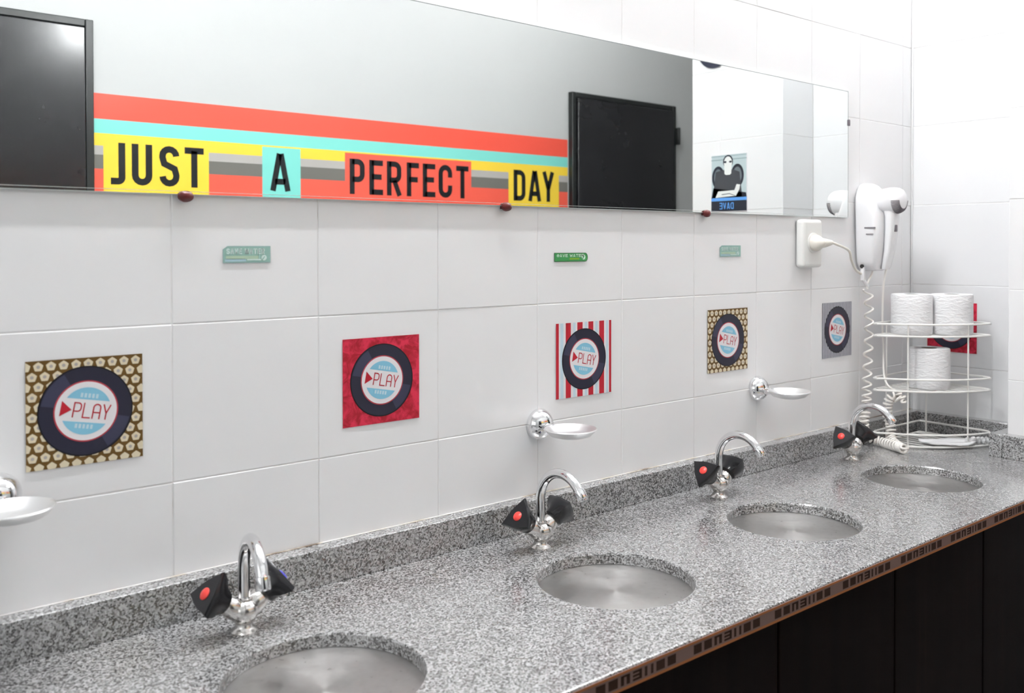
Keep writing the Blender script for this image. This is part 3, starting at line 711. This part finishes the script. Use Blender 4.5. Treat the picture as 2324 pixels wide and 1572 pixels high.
sticker('damask', W(XR-.004, -.502, .475), (0,-1,0), (0,0,1), (-1,0,0), 'red record sticker half hidden behind the toilet rolls in the rack', 'PLAY record stickers on the tiles', w=.61, h=.60)

# SAVE WATER labels
def save(x0, x1, z0, z1, label, faded, rounded):
    root = thing('water_label', label, 'label', on_back((x0+x1)/2, (z0+z1)/2), 'SAVE WATER labels on the tiles'); k = U; w = x1-x0; h = z1-z0
    mb = MB()
    if rounded: out = [(-w/2,-h/2)] + arc(w/2-h*.4, 0, h*.4, h/2, -90, 90, 10) + [(-w/2,h/2)]
    else: out = [(-w/2,-h/2),(w/2,-h/2),(w/2,h/2),(-w/2+.03,h/2),(-w/2,h*.3)]
    n = len(out); vs = [Vector((a*k, -d, b_*k)) for d in (0, .0003) for a, b_ in out]
    mb.add(vs, [tuple(range(n)), tuple(range(n, 2*n))] + [(i, (i+1) % n, n+(i+1) % n, n+i) for i in range(n)])
    mb.build('backing', F_DK if faded else G_DK, root)
    pr = Print((0,-.0003,0), (k,0,0), (0,0,k), (0,-1,0)); g = h*.07
    pr.poly([(a*.97, b_*.88) for a, b_ in out], 0, 1)
    pr.rect(-w*.44 if faded else -w*.05, -h*.28, w*.24, -h*.08, 1, 2)
    if faded: pr.rect(-w*.46, -h*.42, -w*.02, -h*.26, 3, 2); pr.rect(0, -h*.36, w*.3, -h*.28, 2, 3)
    pr.word('SAVE', -w*.43, h*.02, w*.072, h*.34, w*.012, h*.075, 2, 4); pr.word('WATER', -w*.05, h*.02, w*.072, h*.34, w*.012, h*.075, 2, 4, widths={'W': 1.25})
    cxq, czq = (w*.36, -h*.2) if faded else (w*.37, 0)
    rq = h*.17 if faded else h*.30
    pr.disc(cxq, czq, rq, 2, 4, 20); pr.stroke([(cxq-rq*.8, czq-rq*.9), (cxq+rq*.3, czq+rq*.5)], rq*.35, 0, 5)
    pr.mb.build('print', [F_GREEN, F_LIME, F_WH, F_BOT] if faded else [G_GREEN, G_LIME, G_WH, G_GREEN], root)
save(.324, .648, 1.352, 1.461, 'faded pale teal SAVE WATER label at the left', True, False)
save(3.18, 3.569, 1.328, 1.402, 'bright green SAVE WATER label with a rounded right end', False, True)
save(5.389, 5.724, 1.352, 1.465, 'faded pale SAVE WATER label nearest the wall socket', True, False)

# ------------------------------------------------------------------ socket and plug
root = thing('wall_socket', 'white rectangular wall socket under the right end of the mirror', 'socket', W(6.86, 0, 1.485)); c = root.location.copy()
mb = MB(); mb.box(W(6.675, -.115, 1.225)-c, W(7.045, -.006, 1.745)-c); mb.build('cover_plate', SOCK, root, bevel=.010, seg=4)
mb = MB(); mb.lathe([(.028,0),(.028,.001),(.024,.002),(0,.002)], W(6.86, -.115, 1.49)-c, (0,-1,0), 32); mb.build('outlet_face', SOCK, root, smooth=True)
root = thing('power_plug', 'ivory plug in the wall socket with its cord running to the hair dryer holder', 'plug', W(6.86, -.125, 1.49)); c = root.location.copy()
mb = MB(); mb.lathe([(.0215,0),(.0225,.006),(.020,.014),(.013,.024),(.007,.032),(0,.034)], (0,0,0), (0,-1,0), 28); 
mb.tube([(0,-.012,0),(.018,-.024,.000),(.036,-.030,.001)], [.0155,.0115,.0065], 16); mb.build('plug_body', CREAMC, root, smooth=True)
def crv(pts, n=10):
    P = [Vector(p) for p in pts]; out = []
    for i in range(len(P)-1):
        p0 = P[max(i-1, 0)]; p1 = P[i]; p2 = P[i+1]; p3 = P[min(i+2, len(P)-1)]
        for k in range(n):
            t = k/n; out.append(.5*((2*p1)+(p2-p0)*t+(2*p0-5*p1+4*p2-p3)*t*t+(-p0+3*p1-3*p2+p3)*t**3))
    out.append(P[-1]); return out
mb = MB(); mb.tube(crv([(.034,-.030,.001), (.060,-.028,-.003), W(7.42,-.20,1.41)-c, W(7.60,-.13,1.30)-c, W(7.74,-.10,1.19)-c, W(7.86,-.10,1.14)-c]), .0036, 12)
mb.build('cord', CREAMC, root, smooth=True)

# ------------------------------------------------------------------ hair dryer, holder, coiled cord
root = thing('hair_dryer_holder', 'white wall holder behind the hair dryer, right of the mirror', 'holder', W(8.07, 0, 1.65)); c = root.location.copy()
def rbox_profile(levels, nn=32):
    """levels: (z, x0, x1, y0, y1, corner power)"""
    vs = []; fs = []
    for z, x0, x1, y0, y1, pw in levels:
        for q in range(nn):
            a = 2*math.pi*(q+.5)/nn; ca, sa = math.cos(a), math.sin(a)
            ex = math.copysign(abs(ca)**(2/pw), ca); ey = math.copysign(abs(sa)**(2/pw), sa)
            vs.append(W((x0+x1)/2+(x1-x0)/2*ex, (y0+y1)/2+(y1-y0)/2*ey, z)-c)
    for l in range(len(levels)-1):
        for q in range(nn): m = (q+1) % nn; fs.append((l*nn+q, l*nn+m, (l+1)*nn+m, (l+1)*nn+q))
    fs.append(tuple(reversed(range(nn)))); fs.append(tuple((len(levels)-1)*nn+q for q in range(nn)))
    return vs, fs
mb = MB(); mb.add(*rbox_profile([(1.17,8.0,8.20,-.19,-.004,4),(1.19,7.94,8.23,-.23,-.004,5),(1.28,7.88,8.26,-.26,-.004,5),(1.55,7.85,8.27,-.29,-.004,5),(1.82,7.84,8.28,-.29,-.004,5),(1.90,7.84,8.28,-.25,-.004,5),(2.02,7.85,8.275,-.21,-.004,5),(2.10,7.88,8.25,-.19,-.004,4),(2.155,7.93,8.19,-.16,-.004,3.2),(2.18,7.99,8.13,-.12,-.01,3)]))
mb.build('holder_shell', WHITEPL, root, smooth=True)
mb = MB(); mb.box(W(7.838, -.27, 1.66)-c, W(7.87, -.15, 1.672)-c); mb.box(W(7.838, -.25, 1.59)-c, W(7.86, -.17, 1.597)-c); mb.build('vent_slot', GRILLE, root)
mb = MB(); mb.box(W(7.86, -.13, 1.06)-c, W(7.90, -.09, 1.22)-c); mb.tube([W(7.88,-.11,1.08)-c, W(7.96,-.13,.99)-c], .0045, 10); mb.build('cord_clip', WHITEPL, root, bevel=.002)
mb = MB(); mb.lathe([(0,0),(.006,0),(.006,.002),(0,.002)], W(7.862,-.11,1.225)-c, (-1,-.5,0), 14); mb.build('clip_hole', DARKGAP, root)
root = thing('hair_dryer', 'white hair dryer hanging in its wall holder beside the mirror, with coiled cord', 'hair dryer', W(8.09, -.2, 1.6)); c = root.location.copy()
bc = W(8.09, 0, 1.975)-c; k = U
mb = MB(); mb.lathe([(.115*k,.205*k),(.128*k,.21*k),(.140*k,.26*k),(.150*k,.33*k),(.150*k,.38*k),(.146*k,.405*k)], bc, (0,-1,0), 40); mb.build('barrel', WHITEPL, root, smooth=True)
mb = MB(); mb.lathe([(.146*k,.405*k),(.142*k,.43*k),(.125*k,.462*k),(.09*k,.485*k),(.04*k,.497*k),(0,.50*k)], bc, (0,-1,0), 40)
gr = mb.build('intake_cap', WHITEPL, root, smooth=True)
mb = MB()
for q in range(26):
    a = math.pi+math.pi*(q+.5)/26*1.0
    d = Vector((math.cos(a), 0, math.sin(a)))
    mb.tube([bc+d*.1475*k+Vector((0,-.41*k,0)), bc+d*.144*k+Vector((0,-.43*k,0)), bc+d*.127*k+Vector((0,-.464*k,0)), bc+d*.095*k+Vector((0,-.485*k,0))], .0011, 6)
mb.build('intake_slots', GRILLE, gr, smooth=True)
mb = MB(); mb.add(*rbox_profile([(1.19,8.03,8.15,-.30,-.245,3),(1.22,8.02,8.16,-.315,-.25,3.5),(1.4,8.01,8.17,-.36,-.28,3.5),(1.65,8.0,8.18,-.395,-.295,3.5),(1.80,7.995,8.185,-.405,-.295,3.5),(1.90,8.0,8.18,-.395,-.26,3.5)]))
mb.build('handle', WHITEPL, root, smooth=True)
mb = MB(); mb.box(W(8.06,-.402,1.62)-c, W(8.12,-.38,1.70)-c); mb.build('switch', GRILLE, root, bevel=.002)
# coil cord
ctrl = [W(8.10,-.28,1.21), W(8.115,-.235,1.00), W(8.16,-.20,.60), W(8.20,-.19,.30), W(8.12,-.24,0.0), W(8.05,-.33,-.14), W(8.03,-.49,-.21)]
coilp = [W(8.03,-.49,-.21), W(8.02,-.50,-.30) , W(7.995,-.44,-.235), W(7.99,-.37,-.31), W(8.0,-.35,-.46), W(8.02,-.38,-.60), W(7.95,-.43,-.735), W(7.80,-.60,-.765), W(7.74,-.68,-.765), W(7.80,-.56,-.765), W(7.90,-.33,-.765), W(7.82,-.20,-.70), W(7.78,-.19,-.55), W(7.83,-.19,-.36), W(7.86,-.18,0.), W(7.91,-.17,.4), W(7.94,-.15,.80), W(7.95,-.13,.96)]
end = [W(7.95,-.13,.96), W(7.96,-.12,1.02), W(8.05,-.12,1.12), W(8.08,-.12,1.18)]
def helix(pts, rad, pitchf):
    P = crv(pts, 40); out = []; ph = 0
    T = [(P[min(i+1, len(P)-1)]-P[max(i-1, 0)]).normalized() for i in range(len(P))]
    nx = T[0].orthogonal().normalized(); s_ = 0; tot = sum((P[i+1]-P[i]).length for i in range(len(P)-1)); run = 0
    for i in range(len(P)-1):
        a, b2 = P[i], P[i+1]; ln = (b2-a).length
        nx = (nx-T[i]*nx.dot(T[i])).normalized(); ny = T[i].cross(nx)
        pit_ = pitchf(run/tot); turns = ln/pit_; m = max(1, int(turns*12+.5))
        for q in range(m):
            f_ = q/m; an = ph+2*math.pi*turns*f_; out.append(a.lerp(b2, f_)+(nx*math.cos(an)+ny*math.sin(an))*rad)
        ph += 2*math.pi*turns; run += ln
    return out
mb = MB()
mb.tube(crv([p-c for p in ctrl], 10), .0030, 8)
hx = helix([p-c for p in coilp], .0115, lambda t: .0115 if t < .60 else .0115+(.037-.0115)*min(1, (t-.60)/.12))
mb.tube(hx, .0030, 6)
mb.tube(crv([p-c for p in end], 10), .0030, 8)
mb.build('coiled_cord', COILM, root, smooth=True)

# ------------------------------------------------------------------ corner wire rack
root = thing('wire_rack', 'white wire corner rack with three tiers holding toilet rolls', 'rack', W(8.6, -.5, CT)); c = root.location.copy()
A_ = (8.98,-.235); Lp = (7.90,-.235); Rp = (8.93,-1.17)
def ring(z, r=.0026):
    pts = []
    pts += [Vector((A_[0], A_[1])), Vector((8.4,-.215)), Vector((7.98,-.215)), Vector((7.90,-.24)), Vector((7.885,-.29)), Vector((7.92,-.34))]
    a, b_ = Vector((7.92,-.34)), Vector((8.80,-1.10)); nrm = Vector((-.68,-.73))
    for q in range(1, 12): t = q/12; pts.append(a.lerp(b_, t)+nrm*(.13*4*t*(1-t)))
    pts += [Vector((8.80,-1.10)), Vector((8.86,-1.115)), Vector((8.92,-1.08)), Vector((8.955,-1.00)), Vector((8.975,-.6))]
    return pts
RG = ring(0)
def tube3(mb, pts2, z, r, closed=False): mb.tube([W(p[0], p[1], z)-c for p in pts2], r, 8, closed=closed)
for lvl, lab in ((0, 'lowest'), (.62, 'middle'), (1.24, 'top')):
    mb = MB(); zb = CT+.022+lvl
    tube3(mb, RG, zb, .0028, True); tube3(mb, RG, zb+.135, .0028, True)
    for q in range(9):
        x = 8.02+q*.11; yb_ = None
        ys = []
        for i in range(len(RG)):
            a, b_ = RG[i], RG[(i+1) % len(RG)]
            if (a.x-x)*(b_.x-x) < 0: ys.append(a.y+(b_.y-a.y)*(x-a.x)/(b_.x-a.x))
        if len(ys) >= 2: mb.tube([W(x, min(ys), zb)-c, W(x, max(ys), zb)-c], .0017, 8)
    mb.build('shelf_tier', WIRE, root, smooth=True)
for x, y, zt_ in ((8.22,-.217,1.40), (8.07,-.555,1.40), (8.975,-.32,1.40), (8.60,-.985,1.40)):
    mb = MB(); mb.tube([W(x, y, CT+.002)-c, W(x, y, CT+zt_)-c], .0024, 8); mb.build('upright', WIRE, root, smooth=True)
def roll(loc, label):
    root = thing('toilet_roll', label, 'toilet roll', loc, 'toilet rolls in the wire rack'); k = U
    mb = MB(); R0, r0_, hh_ = .224*k, .085*k, .455*k
    mb.lathe([(r0_,0),(R0*.97,0),(R0,.004),(R0*1.005,hh_*.3),(R0*.995,hh_*.7),(R0,hh_-.004),(R0*.97,hh_),(r0_,hh_)], (0,0,0), (0,0,1), 48); 
    # drop the caps made for the open core
    mb.f = [f for f in mb.f if len(f) == 4]; mb.m = [0]*len(mb.f)
    mb.build('paper_roll', PAPER, root, smooth=True)
    mb = MB(); mb.lathe([(r0_,.0005),(r0_,hh_-.001),(r0_*.92,hh_-.001),(r0_*.92,.0005),(r0_,.0005)], (0,0,0), (0,0,1), 32); mb.f = [f for f in mb.f if len(f) == 4]; mb.m = [0]*len(mb.f); mb.build('cardboard_core', CARDB, root, smooth=True)
    return root
r1 = roll(W(8.335, -.46, CT+.022+1.24+.012), 'white toilet roll on the top tier of the rack, left one')
dup(r1, W(8.655, -.772, CT+.022+1.24+.012), 'white toilet roll on the top tier of the rack, right one')
dup(r1, W(8.49, -.59, CT+.022+.62+.012), 'white toilet roll alone on the middle tier of the rack')
# folded white packet on the lowest tier
root = thing('paper_packet', 'flattened white packet with a twisted end on the lowest tier of the rack', 'packet', W(8.55, -.75, CT+.04)); c = root.location.copy()
mb = MB(); vs = []; fs = []; nu, nv = 14, 7
a0, a1 = Vector((8.24,-.60)), Vector((8.74,-1.02)); pp = Vector((.64,.77))
for side in (0, 1):
    for i in range(nu):
        t = i/(nu-1); wd_ = .14*(1-abs(2*t-1)**3)+.02; ct_ = a0.lerp(a1, t)
        for j in range(nv):
            s_ = (j/(nv-1)-.5)*2; z = CT+.045+.05*t*(1-t)*0+.018*math.cos(s_*1.5)*(1-abs(2*t-1)**2)*(1 if side else .2)+(.014 if side else 0)+.02*(2*t-1)**2+.006*math.sin(9*t+s_*2)
            q_ = ct_+pp*(s_*wd_); vs.append(W(q_.x, q_.y, z)-c)
for side in (0, 1):
    for i in range(nu-1):
        for j in range(nv-1):
            b0 = side*nu*nv; fs.append((b0+i*nv+j, b0+(i+1)*nv+j, b0+(i+1)*nv+j+1, b0+i*nv+j+1))
for i in range(nu-1):
    for j in (0, nv-1): fs.append((i*nv+j, (i+1)*nv+j, nu*nv+(i+1)*nv+j, nu*nv+i*nv+j))
for j in range(nv-1):
    for i in (0, nu-1): fs.append((i*nv+j, i*nv+j+1, nu*nv+i*nv+j+1, nu*nv+i*nv+j))
mb.add(vs, fs); mb.build('packet_body', PAPER, root, smooth=True)
mb = MB(); mb.tube(crv([W(8.62,-.96,CT+.075)-c, W(8.70,-1.01,CT+.085)-c, W(8.77,-1.05,CT+.075)-c, W(8.84,-1.09,CT+.075)-c], 6), [.004+.006*abs(math.sin(q*.75+.5)) for q in range(19)], 12); mb.build('twisted_end', PAPER, root, smooth=True)
